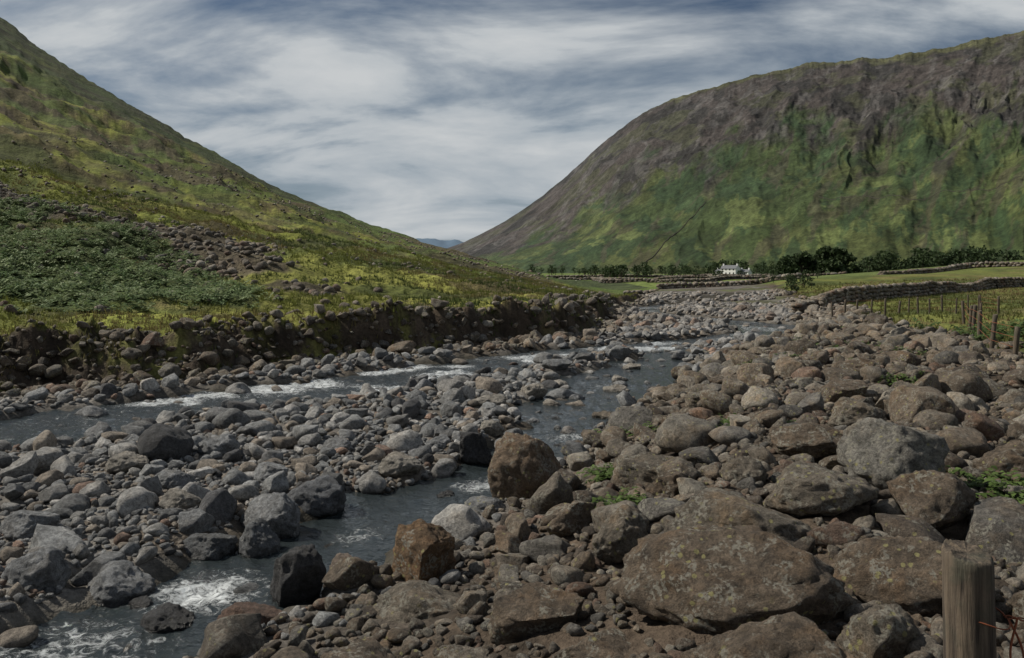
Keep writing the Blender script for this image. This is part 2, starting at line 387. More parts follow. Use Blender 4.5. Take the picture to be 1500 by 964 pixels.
PHR=[proto(500+i,5,10,1.3,.78,.55) for i in range(8)]
def rot(yaw,tx,ty):
    cy,sy=np.cos(yaw),np.sin(yaw);cx,sx=np.cos(tx),np.sin(tx);ct,s2=np.cos(ty),np.sin(ty);o=np.zeros_like(yaw);e=np.ones_like(yaw)
    Rz=np.stack([cy,-sy,o,sy,cy,o,o,o,e],-1).reshape(-1,3,3)
    Rx=np.stack([e,o,o,o,cx,-sx,o,sx,cx],-1).reshape(-1,3,3)
    Ry=np.stack([ct,o,s2,o,e,o,-s2,o,ct],-1).reshape(-1,3,3)
    return Rz@Rx@Ry
def batch(protos,pos,sc,yaw,tx,ty,col):
    tx=np.clip(tx,-.6,.6);ty=np.clip(ty,-.6,.6)
    which=rng.integers(0,len(protos),len(pos));Rm=rot(yaw,tx,ty);Vs=[];Fs=[];Cs=[];off=0
    for k,(pv,pf) in enumerate(protos):
        ix=np.where(which==k)[0]
        if len(ix)==0: continue
        L=pv[None]*sc[ix][:,None,:]
        W=np.einsum('nij,nvj->nvi',Rm[ix],L)+pos[ix][:,None,:]
        Vs.append(W.reshape(-1,3));Fs.append((pf[None]+(off+np.arange(len(ix))*len(pv))[:,None,None]).reshape(-1,pf.shape[1]))
        Cs.append(np.repeat(col[ix],len(pv),0));off+=len(ix)*len(pv)
    return np.concatenate(Vs),np.concatenate(Fs),np.concatenate(Cs)
PB=np.array([(.22,.223,.222),(.165,.168,.170),(.28,.273,.26),(.245,.21,.172),(.25,.17,.13),(.085,.085,.088),(.34,.33,.315)])
PBp=[.28,.21,.18,.14,.05,.07,.07]
PRc=np.array([(.145,.115,.085),(.185,.158,.126),(.090,.072,.056),(.155,.105,.077),(.23,.207,.172),(.13,.12,.107)])
PRp=[.30,.25,.16,.06,.12,.11]
br=(.130,.100,.072);gy=(.20,.205,.21);dk=(.05,.05,.052);lt=(.25,.23,.20);gb=(.155,.132,.103)
# x,y,width,height,depth ratio,colour,top height,rounded?
HB=[(1.38,5.05,1.50,.60,.7,br,1.36,1),(1.25,4.0,.80,.42,.7,br,1.27,1),(1.85,6.35,1.25,.5,.7,gb,1.20,1),(3.62,7.6,.98,.70,.8,(.18,.17,.15),1.58,1),(2.65,6.8,1.0,.42,.7,gb,1.33,1),
(.17,9.9,.95,.90,.85,(.155,.112,.076),.97,1),(-.82,7.25,.56,.60,.85,(.165,.105,.058),.73,0),(-1.96,7.25,.57,.58,.8,dk,.50,0),(-2.73,9.1,.85,.50,.7,gy,.46,1),(-2.5,9.9,.88,.50,.7,(.12,.125,.135),.44,1),
(-2.72,8.45,.50,.36,.8,(.12,.125,.13),.33,1),(-.57,12.3,.60,.50,.8,dk,.52,0),(-1.6,11.4,.66,.36,.8,lt,.38,1),(-.3,9.15,.60,.34,.8,gy,.40,1),(1.55,8.9,.90,.45,.7,gb,.96,0),
(3.4,9.1,.90,.36,.8,br,1.27,1),(3.55,6.7,.68,.38,.8,br,1.30,0),(.87,6.5,.52,.38,.8,gb,1.06,1),(-.68,6.3,.95,.36,.6,gb,.48,1),(-2.15,6.55,.6,.30,.8,(.11,.07,.052),.24,1),
(-1.55,7.6,.50,.34,.9,(.18,.14,.11),.28,1),(.14,5.3,.66,.42,.7,br,.88,0),(.5,4.7,.62,.34,.8,br,.86,0),(1.98,4.3,.40,.36,.8,gb,1.20,0),(2.65,5.3,1.05,.5,.7,br,1.22,1),
(-4.4,7.3,.62,.42,.8,gy,.46,1),(-3.65,7.35,.66,.36,.8,gy,.26,1),(-3.2,8.4,.60,.30,.8,(.10,.105,.11),.22,1),(-2.92,6.75,.5,.28,.8,dk,.14,1),(-4.45,10.5,.6,.38,.8,gy,.36,1),
(-.5,16.8,.80,.30,.7,lt,0,1),(.48,18.6,.74,.40,.8,lt,0,0),(-2.8,12.8,.55,.32,.8,gy,0,1),(-4.6,12.4,.7,.32,.8,gy,0,1),(1.05,14.6,.45,.28,.8,(.2,.19,.18),0,1),
(2.5,11.5,.8,.36,.8,br,0,0),(4.6,10.6,.8,.42,.8,gb,0,1),(5.3,12.8,.85,.45,.8,br,0,0),(3.3,13.5,.75,.36,.8,gb,0,0),(6.7,15.5,.9,.45,.8,br,0,1),(8.5,17.5,.9,.45,.8,br,0,0),
(4.9,7.9,.65,.38,.8,br,0,1),(.55,7.7,.55,.34,.8,br,0,0),(-5.2,8.6,.6,.32,.8,gy,0,1),(-1.0,5.0,.6,.30,.8,br,0,0),(-.35,4.6,.45,.28,.8,gb,0,0),(3.2,4.7,.55,.36,.8,br,0,0),(1.6,8.0,.45,.30,.8,br,0,0),(2.35,8.1,.5,.32,.8,gb,0,1),
(-1.2,12.9,.45,.26,.8,gy,0,1),(-3.9,9.4,.5,.28,.8,lt,0,1),(-3.3,10.9,.55,.3,.8,gy,0,1),(-5.4,11.2,.6,.3,.8,lt,0,1),(-.35,13.9,.45,.26,.8,lt,0,1),(1.9,16.2,.6,.3,.8,gb,0,0),(2.6,19.8,.7,.34,.8,lt,0,1),(1.2,20.5,.6,.34,.8,lt,0,0),(.35,15.6,.4,.24,.8,gy,0,1),
(.9,17.6,.5,.26,.8,lt,.14,1),(1.5,18.4,.4,.2,.8,gy,.12,1),(2.9,21.5,.55,.28,.8,lt,.16,1),(3.6,24,.6,.3,.8,lt,.18,0),(-.9,10.5,.3,.18,.8,dk,.08,1),(-2.1,8.2,.28,.16,.8,dk,.07,1),(-3.3,7.1,.3,.18,.8,dk,.09,1)]
RES=.04;ox,oy=-30.,2.;occ=np.zeros((int(64/RES),int(92/RES)),bool)
def disc(x,y,rad,mark=True,frac=.1):
    i0=int((x-rad-ox)/RES);i1=int((x+rad-ox)/RES)+1;j0=int((y-rad-oy)/RES);j1=int((y+rad-oy)/RES)+1
    if i0<0 or j0<0 or i1>=occ.shape[0] or j1>=occ.shape[1]: return False
    s=occ[i0:i1,j0:j1]
    if mark:
        a=((np.arange(i0,i1)+.5)*RES+ox-x)[:,None];b=((np.arange(j0,j1)+.5)*RES+oy-y)[None]
        s|=(a*a+b*b)<rad*rad;return True
    return s.mean()<frac
for k,(x,y,w_,h_,dp,cc,zt,rd_) in enumerate(HB):
    pv,pf=(PHR if rd_ else PH)[k%8]
    yaw=random.uniform(-.5,.5)+(math.pi if k%2 else 0)
    g=float(H(np.array([x]),np.array([y]))[0]) ;g=max(g,-.12)
    top_=zt if zt else g+h_*.85
    bot=min(top_-h_*1.2,g-.06);hh=(top_-bot)/2
    c_,s_=math.cos(yaw),math.sin(yaw)
    L=pv*np.array([w_/2,w_*dp/2,hh]);W=np.stack([L[:,0]*c_-L[:,1]*s_+x,L[:,0]*s_+L[:,1]*c_+y,L[:,2]+top_-hh],1)
    lich=.95 if dright(np.array([x]),np.array([y]))[0]>-.3 else .08
    colr=np.ones((len(pv),4));colr[:,:3]=np.array(cc);colr[:,3]=lich
    mk('boulder',W,pf,M_rock,colr);disc(x,y,w_*.40)
def cls(r0,r1,n,ymax,sub,bias=1.0,embed=.25,frac=.12):
    rd=rng.uniform(0,1,n);rr=r0+(r1-r0)*rd**1.7
    yy=3+(ymax-3)*rng.uniform(0,1,n)**(.5*bias);xx=rng.uniform(-1,1,n)*(.74*yy+3)
    DL=dleft(xx,yy)+(fbm(xx*.35+3,yy*.35,4)-.5)*2.4;DR=dright(xx,yy);CHN=chan(xx,yy)
    db,_=polydist(xx,yy,CB,WB);inB=(db<2.2)&(yy>11)
    xm=np.interp(yy,XMy,XMx)
    bwid=bankw(xx,yy)
    bedm=(DL<0)&(DR<0);rb=(DR>=0)&(xx<xm+rng.normal(0,.6,n))&(yy<88);lb=(DL>=0)&(DL<bwid+.35)&(yy<60)
    p=rng.uniform(0,1,n)
    pc=np.where(inB,.16,.07) if r1>.12 else .01
    if r0>.28: pc=pc*.4
    ok=(bedm&np.where(CHN<.15,p<pc,p<(.22 if r0>.28 else .8 if r0>.18 else 1)))|(rb&(p<(.75 if r0>.28 else 1)))|(lb&(p<np.where(fbm(xx*.5,yy*.5,3)>.42,.95,.5))&(r1>.1)&(r0<.28))
    patch=fbm(xx*.4+50,yy*.4,3)
    ok&=~(bedm&(r0>.15)&(patch<.40)&(yy<22))
    ok&=~((yy>55)&(fbm(xx*.15,yy*.15,4)>.56))
    ii=np.where(ok)[0];keep=[]
    for i in ii:
        if disc(xx[i],yy[i],rr[i]*.72,False,frac): disc(xx[i],yy[i],rr[i]*.80);keep.append(i)
    keep=np.array(keep,int);m=len(keep);x=xx[keep];y=yy[keep];q=rr[keep]
    sc=np.stack([q*1.08,q*rng.uniform(.62,1.0,m),q*rng.uniform(.48,.85,m)],1)
    z=H(x,y)+sc[:,2]*(rng.uniform(.15,.7,m))
    z=np.where(bedm[keep]&(CHN[keep]<.1),np.maximum(z,-.05-.2*sc[:,2]),z)
    isR=(DR[keep]+rng.normal(0,.5,m)>-.2)|(DL[keep]>-.9)
    cb=PB[rng.choice(len(PB),m,p=PBp)];cr=PRc[rng.choice(len(PRc),m,p=PRp)]
    cc=np.where(isR[:,None],cr,cb)*rng.uniform(.68,1.32,m)[:,None]
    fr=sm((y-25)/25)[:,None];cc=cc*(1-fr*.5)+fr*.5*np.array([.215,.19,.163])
    cc=np.where((DL[keep]>-.2)[:,None],cc*.8,cc)
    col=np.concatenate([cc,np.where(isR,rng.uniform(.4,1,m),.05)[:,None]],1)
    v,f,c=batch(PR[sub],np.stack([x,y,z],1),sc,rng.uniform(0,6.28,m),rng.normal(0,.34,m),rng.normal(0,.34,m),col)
    print('stones',r0,m);return v,f,c
parts=[cls(.30,.46,3800,86,4),cls(.19,.30,24000,86,3),cls(.11,.19,42000,66,3 ,.9),cls(.06,.11,48000,30,2,1.1),cls(.03,.06,50000,14,2,1.2,frac=.2)]
names=['river_boulders','river_cobbles','river_stones','river_pebbles','river_gravel']
for nm,(v,f,c) in zip(names,parts): mk(nm,v,f,M_rock,c)
n=52000;xx=rng.uniform(-90,6,n);yy=rng.uniform(20,170,n)
m=(rng.uniform(0,1,n)<scree_mask(xx,yy)*.75+.03+.10*sm((fbm(xx*.07,yy*.07,4)-.52)/.06))&(dleft(xx,yy)>2.5)&(np.abs(xx)<.75*yy);xx=xx[m];yy=yy[m];n=len(xx)
q=rng.uniform(.07,.30,n);sc=np.stack([q,q*.8,q*.65],1)
cc=np.concatenate([PRc[rng.choice(len(PRc),n,p=PRp)]*rng.uniform(.7,1.2,n)[:,None],np.full((n,1),.3)],1)
v,f,c=batch(PR[2],np.stack([xx,yy,H(xx,yy)+q*.25],1),sc,rng.uniform(0,6.28,n),rng.normal(0,.3,n),rng.normal(0,.3,n),cc);mk('hillside_scree',v,f,M_rock,c)
# ------------------------------------------------ dry stone walls
def wall(poly,h,step,name='dry_stone_wall',tone=1.0,zf=None):
    P=[];S=[]
    for (ax,ay),(bx,by) in zip(poly[:-1],poly[1:]):
        L=math.hypot(bx-ax,by-ay);nn=int(L/step)
        for i in range(nn):
            rows=max(2,int(round(h/(step*.55))))
            hk=h*(1+.45*(fbm(np.array([i*.13+ax]),np.array([ay]),3)[0]-.5)*2)
            for j in range(rows):
                for side in (-1,1):
                    t=(i+.5*(j%2)+random.uniform(-.2,.2))/nn
                    nx,ny=-(by-ay)/L,(bx-ax)/L;o=side*step*.38*(1-.35*j/rows)
                    P.append((ax+(bx-ax)*t+nx*o,ay+(by-ay)*t+ny*o,(j+.4)*hk/rows));S.append((step*random.uniform(.5,.72),step*random.uniform(.45,.6),h/rows*random.uniform(.55,.78)))
    P=np.array(P);S=np.array(S);yaw=math.atan2(poly[1][1]-poly[0][1],poly[1][0]-poly[0][0])
    P[:,2]+=H(P[:,0],P[:,1])
    n=len(P);cc=np.concatenate([PRc[rng.choice(len(PRc),n,p=PRp)]*rng.uniform(.7,1.3,n)[:,None]*tone,np.full((n,1),.5)],1)
    v,f,c=batch(PR[2],P,S,yaw+rng.normal(0,.2,n),rng.normal(0,.08,n),rng.normal(0,.08,n),cc);mk(name,v,f,M_rock,c)
wall([(19.3,50),(23,55),(32.8,66),(46.8,78),(70,84)],.95,.42)
wall([(17.5,49),(19.3,50.5)],.7,.45)
wall([(15,105),(24,112),(40,110)],.8,.7)
def ray(u_,Y_): return (Y_*(u_-750)/F0,Y_)
wall([ray(880,172),ray(1000,166),ray(1130,178),ray(1240,170)],.9,.8,tone=.7)
wall([ray(820,240),ray(960,235),ray(1120,245),ray(1300,240)],1.0,1.0,tone=.7)
wall([ray(800,340),ray(960,330),ray(1150,345)],1.2,1.4,tone=.7)
wall([ray(900,172),ray(870,240)],1.0,1.1,tone=.7)
wall([ray(1050,240),ray(1040,335)],1.1,1.3,tone=.7)
wall([ray(1130,176),ray(1120,240)],1.0,1.1,tone=.7)
wall([ray(1290,118),ray(1330,120),ray(1420,128),ray(1560,118)],.8,.7,tone=.75)
def mwall(pts,wd=2.2,h=2.4):
    V=[];Fq=[];k=0
    for (u0,t0),(u1,t1) in zip(pts[:-1],pts[1:]):
        for i in range(40):
            a=i/40;U=np.array([u0+(u1-u0)*a]);t_=np.array([t0+(t1-t0)*a]);_,y_,z_=mountain(U,t_)
            y_=float(y_[0]);x_=y_*(U[0]-750)/F0;z_=float(z_[0])
            V+= [(x_-wd/2,y_,z_-3),(x_-wd/2,y_,z_+h),(x_+wd/2,y_,z_+h),(x_+wd/2,y_,z_-3)]
    nq=len(V)//4
    for i in range(nq-1):
        for j in range(3): Fq.append((i*4+j,i*4+j+1,i*4+5+j,i*4+4+j))
    mk('intake_wall',np.array(V),np.array(Fq),M_rock,np.tile(np.array([.05,.045,.038,0]),(len(V),1)),False)
mwall([(925,.02),(955,.08),(990,.19),(1035,.30)],1.2,1.4);mwall([(1200,.25),(1330,.24),(1500,.26)],.8,.8)
# ------------------------------------------------ water
rw=np.exp(np.linspace(math.log(3.5),math.log(95),620));tw=np.linspace(math.radians(-52),math.radians(40),760)
RW,TW=np.meshgrid(rw,tw,indexing='ij');xw=(RW*np.sin(TW)).ravel();yw=(RW*np.cos(TW)).ravel()
da,wa=polydist(xw,yw,CA,WA)
foam_glint=sm((wa+.4-da)/1.0)*(.35+.6*sm((fbm(xw*.5,yw*.5,3)-.40)/.2))*(1-.3*sm((yw-30)/8))
for gx,gy_,gr,ga in [(-2.85,7.4,.55,1.1),(-.45,11.0,.4,.95),(-1.75,8.9,.35,.7),(1.0,14.2,.6,.7),(-3.5,6.2,.8,.75),(2.5,20.5,.8,.6),(3.8,25,1,.6)]:
    foam_glint=np.maximum(foam_glint,ga*np.exp(-((xw-gx)**2+(yw-gy_)**2)/gr**2))
zw=-.004*np.clip(yw-80,0,None)+(fbm(xw*2.5,yw*2.5,4)-.5)*(.05+.10*foam_glint)+(ridged(xw*5,yw*5,3)-.5)*.04*(yw<25)
V=np.stack([xw,yw,zw],1);Fq=grid_faces(len(rw),len(tw))[:,::-1]
ok=((dleft(xw,yw)<2)&(dright(xw,yw)<3)&(chan(xw,yw)<1.6));Fq=Fq[ok[Fq].all(1)]
ids=np.unique(Fq);mp=np.zeros(len(V),int);mp[ids]=np.arange(len(ids))
mk('river',V[ids],mp[Fq],M_water,np.repeat(foam_glint[ids][:,None],3,1))
# ------------------------------------------------ grass, bracken, weeds
def tufts(x,y,h,nb,base,name,spread=.6,width=.12):
    n=len(x);z=H(x,y)-.02
    X=np.repeat(x,nb);Yy=np.repeat(y,nb);Zz=np.repeat(z,nb);hh=np.repeat(h,nb)*rng.uniform(.5,1.1,n*nb)
    a=rng.uniform(0,6.28,n*nb);l=rng.uniform(.1,spread,n*nb)*hh;b=rng.uniform(0,6.28,n*nb);wd=hh*width
    X=X+rng.normal(0,.25,n*nb)*hh;Yy=Yy+rng.normal(0,.25,n*nb)*hh
    p0=np.stack([X-np.cos(b)*wd,Yy-np.sin(b)*wd,Zz],1);p1=np.stack([X+np.cos(b)*wd,Yy+np.sin(b)*wd,Zz],1)
    p2=np.stack([X+np.cos(a)*l,Yy+np.sin(a)*l,Zz+hh],1)
    V=np.stack([p0,p1,p2],1).reshape(-1,3);Fq=np.arange(len(V)).reshape(-1,3)
    c=np.repeat(base*rng.uniform(.7,1.25,n)[:,None],nb,0)*rng.uniform(.8,1.2,n*nb)[:,None];c=np.repeat(c,3,0)
    mk(name,V,Fq,M_leaf,c,False)
n=110000;xx=rng.uniform(-60,14,n);yy=18+82*rng.uniform(0,1,n)**1.5
DL=dleft(xx,yy)+(fbm(xx*.35+3,yy*.35,4)-.5)*2.4
m=(DL>.3)&((DL>bankw(xx,yy)*.8)|(fbm(xx*.9,yy*.9,4)<.45))&(np.abs(xx)<.75*yy)&(scree_mask(xx,yy)<.3)&(bracken_mask(xx,yy)<.5)&((fbm(xx*.6,yy*.6,3)>.38)|(DL<4));xx=xx[m];yy=yy[m]
gc=lerp(C(.130,.145,.033)*np.ones((len(xx),1)),C(.15,.125,.05),sm((fbm(xx*.2,yy*.2,3)-.45)/.15))
gc=lerp(gc,C(.065,.085,.025),sm((fbm(xx*.12+40,yy*.12,3)-.5)/.1))
tufts(xx,yy,rng.uniform(.06,.16,len(xx))*(1+yy/60),5,gc,'hillside_grass')
n=26000;xx=rng.uniform(11,60,n);yy=rng.uniform(15,90,n)
m=(xx>np.interp(yy,XMy,XMx)+.3)&(xx<.75*yy+1);xx=xx[m];yy=yy[m]
gc=lerp(C(.10,.11,.03)*np.ones((len(xx),1)),C(.17,.13,.06),sm((fbm(xx*.25,yy*.25,3)-.5)/.12))
tufts(xx,yy,rng.uniform(.10,.28,len(xx)),5,gc,'meadow_grass')
def fronds(x,y,size,nf,base,name,seg=5):
    Vs=[];Cs=[]
    n=len(x);z=H(x,y)
    for k in range(nf):
        a=rng.uniform(0,6.28,n);L=size*rng.uniform(.7,1.2,n);el=rng.uniform(.5,1.1,n)
        for s in range(seg):
            t=(s+.5)/seg
            r_=L*t*np.cos(el)*1.1;zz=L*(np.sin(el)*t*1.3-.55*t*t)
            cx=x+np.cos(a)*r_;cy=y+np.sin(a)*r_;cz=z+zz+.03
            w=L*.30*(1-t*.75);d=L/seg*.42
            for sd in (-1,1):
                px,py=-np.sin(a)*sd,np.cos(a)*sd
                jit=rng.uniform(-.08,.08,n)*L
                p0=np.stack([cx-np.cos(a)*d,cy-np.sin(a)*d,cz],1);p1=np.stack([cx+np.cos(a)*d,cy+np.sin(a)*d,cz],1)
                p2=np.stack([cx+px*w+np.cos(a)*d,cy+py*w+np.sin(a)*d,cz-.06*L+jit],1)
                Vs.append(np.stack([p0,p1,p2],1).reshape(-1,3));Cs.append(np.repeat(base*rng.uniform(.75,1.3,n)[:,None],3,0))
    V=np.concatenate(Vs);mk(name,V,np.arange(len(V)).reshape(-1,3),M_leaf,np.concatenate(Cs),False)
n=16000;xx=rng.uniform(-60,0,n);yy=22+50*rng.uniform(0,1,n)**1.1
m=(rng.uniform(0,1,n)<bracken_mask(xx,yy))&(np.abs(xx)<.75*yy)&(dleft(xx,yy)>3);xx=xx[m];yy=yy[m]
bc=lerp(C(.10,.155,.06)*np.ones((len(xx),1)),C(.19,.23,.11),rng.uniform(0,1,len(xx)))
fronds(xx,yy,rng.uniform(.40,.7,len(xx)),6,bc,'bracken')
n=260;xx=rng.uniform(12.5,20,n);yy=rng.uniform(19,30,n);m=(xx>np.interp(yy,XMy,XMx)+.4)&(fbm(xx*.5,yy*.5,2)>.42);xx=xx[m];yy=yy[m]
fronds(xx,yy,rng.uniform(.4,.75,len(xx)),7,np.tile(C(.07,.11,.035),(len(xx),1)),'bracken')
wx=[];wy=[]
for cx,cy,k,sp in [(1.22,9.6,12,.18),(1.05,7.7,10,.14),(4.4,7.2,26,.28),(4.7,6.6,14,.25),(3.0,11,8,.3),(7.5,14.5,16,.5),(5.8,19,20,.8),(9.5,20,20,.8),(2.0,13.0,8,.3),(9,27,30,1.2)]:
    for _ in range(k): wx.append(cx+random.gauss(0,sp));wy.append(cy+random.gauss(0,sp))
wx=np.array(wx);wy=np.array(wy)
fronds(wx,wy,rng.uniform(.15,.28,len(wx)),8,np.tile(C(.075,.115,.03),(len(wx),1)),'weed_clumps',4)
# ------------------------------------------------ trees
def tree_geo(x,y,z,h,rad,nl,seed):
    rg=np.random.default_rng(seed);V=[];Fq=[];Cl=[]
    def tube(p,q,r0,r1):
        p=np.array(p);q=np.array(q);d=q-p;d=d/np.linalg.norm(d);a=np.cross(d,[.3,.9,.1]);a/=np.linalg.norm(a);b=np.cross(d,a);o=len(V)
        for c_,rr in ((p,r0),(q,r1)):
            for k in range(6):
                an=k*math.pi/3;V.append(c_+(a*math.cos(an)+b*math.sin(an))*rr);Cl.append((.06,.048,.036))
        for k in range(6): Fq.append((o+k,o+(k+1)%6,o+6+(k+1)%6,o+6+k))
    tube((x,y,z-.3),(x+.1,y,z+h*.45),h*.035,h*.02)
    cl=[]
    for k in range(12):
        an=rg.uniform(0,6.28);rr=rad*rg.uniform(.15,.8);f=rg.uniform(.22,.90)
        rr*=1.1-.9*abs(f-.45);zz=z+h*f
        c_=(x+math.cos(an)*rr,y+math.sin(an)*rr,zz);cl.append((c_,rad*rg.uniform(.25,.45)))
        if k<7: tube((x,y,z+h*rg.uniform(.15,.40)),c_,h*.014,h*.004)
    for i in range(nl):
        c_,cr=cl[rg.integers(0,len(cl))];d=rg.normal(size=3);d/=np.linalg.norm(d);d[2]*=.8
        p=np.array(c_)+d*cr*rg.uniform(.5,1.1)
        a=rg.normal(size=3);a/=np.linalg.norm(a);b=np.cross(a,rg.normal(size=3));b/=np.linalg.norm(b);s=h*.042*rg.uniform(.6,1.3);o=len(V)
        br_=rg.uniform(.65,1.35)
        for w_ in (-a-b*.6,a*.9-b,a+b*.7,-a*.8+b): V.append(p+w_*s);Cl.append((.038*br_,.058*br_,.023*br_))
        Fq.append((o,o+1,o+2,o+3))
    return np.array(V),np.array(Fq),np.array(Cl)
def tree(u_,Y_,h,nl=750,rad=None,name='broadleaf_tree',sd=[0]):
    sd[0]+=1;x,y=ray(u_,Y_);z=float(H(np.array([x]),np.array([y]))[0])
    v,f,c=tree_geo(x,y,z,h,rad or h*.48,nl,sd[0]);mk(name,v,f,M_leaf,c,False)
for a in [(1148,185,5.5),(1160,190,6.2),(1174,187,7.4),(1190,195,6.4),(1206,186,7.8),(1224,184,7.4),(1240,190,6.8),(1256,196,5)]: tree(*a)
for a in [(1046,500,9),(1108,500,8),(1118,565,10),(1060,620,12),(1088,630,12),(1075,640,12),(1128,540,10),(1036,480,7),(1056,505,5),(1084,508,4)]: tree(*a,nl=300)
def forest(lst,name,nl=160):
    Vs=[];Fs=[];Cs=[];off=0
    for i,(u_,Y_,h) in enumerate(lst):
        if 1048<u_<1108 and Y_<570: continue
        x,y=ray(u_,Y_);z=float(H(np.array([x]),np.array([y]))[0])
        v,f,c=tree_geo(x,y,z,h,h*.5,nl,900+i);Vs.append(v);Fs.append(f+off);Cs.append(c);off+=len(v)
    mk(name,np.concatenate(Vs),np.concatenate(Fs),M_leaf,np.concatenate(Cs),False)
forest([(random.uniform(1345,1520),random.uniform(300,380),random.uniform(8,14)) for _ in range(34)],'distant_trees',300)
forest([(random.uniform(1265,1340),random.uniform(280,330),random.uniform(6,11)) for _ in range(16)],'distant_trees',250)
forest([(random.uniform(870,960),random.uniform(300,350),random.uniform(4,6.5)) for _ in range(18)],'distant_trees',200)
forest([(random.choice((985,1020,1130))+random.gauss(0,10),random.uniform(400,520),random.uniform(4,8)) for _ in range(16)],'distant_trees',180)
forest([(random.choice((790,850,980,1010,1330,1450))+random.gauss(0,18),random.uniform(640,1000),random.uniform(5,11)) for _ in range(60)],'distant_trees',110)
forest([(random.uniform(840,1300),random.uniform(230,600),random.uniform(2,4.5)) for _ in range(36)],'distant_trees',110)
forest([(random.uniform(1095,1200),random.uniform(75,120),random.uniform(.8,1.6)) for _ in range(16)],'riverside_scrub',200)
# ------------------------------------------------ farmhouse
def box(name,x0,x1,y0,y1,z0,z1,mat,par):
    V=np.array([(x,y,z) for x in(x0,x1) for y in(y0,y1) for z in(z0,z1)],float)
    Fq=np.array([(0,1,3,2),(4,6,7,5),(0,4,5,1),(2,3,7,6),(0,2,6,4),(1,5,7,3)]);return mk(name,V,Fq,mat,None,False,parent=par)
def house(name,u_,Y_,L,D,hw,hr,yaw):
    x,y=ray(u_,Y_);z=float(H(np.array([x]),np.array([y]))[0])
    e=bpy.data.objects.new(name,None);scene.collection.objects.link(e);e.location=(x,y,z);e.rotation_euler[2]=yaw
    a,b=L/2,D/2
    V=np.array([(-a,-b,-1),(a,-b,-1),(a,b,-1),(-a,b,-1),(-a,-b,hw),(a,-b,hw),(a,b,hw),(-a,b,hw),(-a,0,hr),(a,0,hr)],float)
    mk('walls',V,np.array([(0,1,5,4),(2,3,7,6),(1,2,6,5),(3,0,4,7)]),M_white,None,False,parent=e)
    mk('gables',V,np.array([(5,6,9),(7,4,8)]),M_white,None,False,parent=e)
    o=.35;t=.2
    for s,nm in ((-1,'roof_front'),(1,'roof_back')):
        P=np.array([(-a-o,s*(b+o),hw-.25),(a+o,s*(b+o),hw-.25),(a+o,0,hr+.05),(-a-o,0,hr+.05)],float);Q=P.copy();Q[:,2]+=t
        mk(nm,np.concatenate([P,Q]),np.array([(0,1,2,3),(4,5,6,7),(0,1,5,4),(1,2,6,5),(2,3,7,6),(3,0,4,7)]),M_slate,None,False,parent=e)
    for i,cx in enumerate((-a+.7,a-.7)): box('chimney_%d'%(i+1),cx-.45,cx+.45,-.45,.45,hr-.6,hr+1.3,M_white,e)
    k=0
    for zf in ((1.0,2.2),(3.6,4.7)):
        if zf[1]>hw: continue
        for cx in np.linspace(-a+1.6,a-1.6,4):
            k+=1
            if zf[0]<2 and k==2: box('door',cx-.5,cx+.5,-b-.05,-b+.05,0,2.1,M_glass,e)
            else: box('window_%d'%k,cx-.5,cx+.5,-b-.05,-b+.05,zf[0],zf[1],M_glass,e)
house('farmhouse',1070,560,12,7,4.9,7.0,-.8);house('farm_outbuilding',1092,556,7,5,2.6,4.0,-.8);house('farm_outbuilding',1056,575,6,5,3.2,4.6,-.8)
# ------------------------------------------------ fences
def post_mesh(h,rad,seed,nr=26,ns=28):
    V=[]
    for j in range(nr):
        t=j/(nr-1)
        for i in range(ns):
            a=i*2*math.pi/ns;k=1+.08*mnoise.noise(Vector((math.cos(a)*2,math.sin(a)*2,t*1.5+seed)))+.05*mnoise.noise(Vector((math.cos(a)*9,math.sin(a)*9,t*1.2+seed)))
            V.append((math.cos(a)*rad*k,math.sin(a)*rad*k,t*h+(.012*math.cos(a+1)+.010*mnoise.noise(Vector((math.cos(a)*8,math.sin(a)*8,seed)))if j==nr-1 else 0)))
    rim=len(V)-ns
    for i in range(ns): a=V[rim+i];V.append((a[0]*.90,a[1]*.90,a[2]+.007))
    V.append((0,0,h+.003));V=np.array(V)
    Fq=[]
    for j in range(nr):
        for i in range(ns): Fq.append((j*ns+i,j*ns+(i+1)%ns,(j+1)*ns+(i+1)%ns,(j+1)*ns+i))
    c=len(V)-1
    for i in range(ns): Fq.append((nr*ns+i,nr*ns+(i+1)%ns,c,c))
    return V,Fq
def post(name,x,y,h,rad,seed,par=None,lean=(0,0),zt=None,res=(26,28)):
    g=float(H(np.array([x]),np.array([y]))[0]);V,Fq=post_mesh(h+.3,rad,seed,*res)
    me=bpy.data.meshes.new(name);me.from_pydata([tuple(v) for v in V],[],[tuple(dict.fromkeys(f)) for f in Fq]);me.materials.append(M_wood)
    for p in me.polygons:p.use_smooth=len(p.vertices)==4
    ob=bpy.data.objects.new(name,me);scene.collection.objects.link(ob)
    ob.location=(x,y,(zt-h-.3) if zt else g-.3);ob.rotation_euler=(lean[0],lean[1],seed)
    if par: ob.parent=par
    return ob
def wire(name,pts,rad,par,mat=M_rust):
    cu=bpy.data.curves.new(name,'CURVE');cu.dimensions='3D';cu.bevel_depth=rad;cu.bevel_resolution=1
    s=cu.splines.new('POLY');s.points.add(len(pts)-1)
    for i,p in enumerate(pts): s.points[i].co=(*p,1)
    ob=bpy.data.objects.new(name,cu);cu.materials.append(mat);scene.collection.objects.link(ob);ob.parent=par;return ob
e=bpy.data.objects.new('barbed_wire_fence',None);scene.collection.objects.link(e)
PX=1.175
post('post_near',PX,2.0,1.25,.058,3,e,(0,.02),zt=2.285,res=(60,48))
post('post_far',3.6,1.2,1.25,.06,5,e,(0,-.03),zt=2.3)
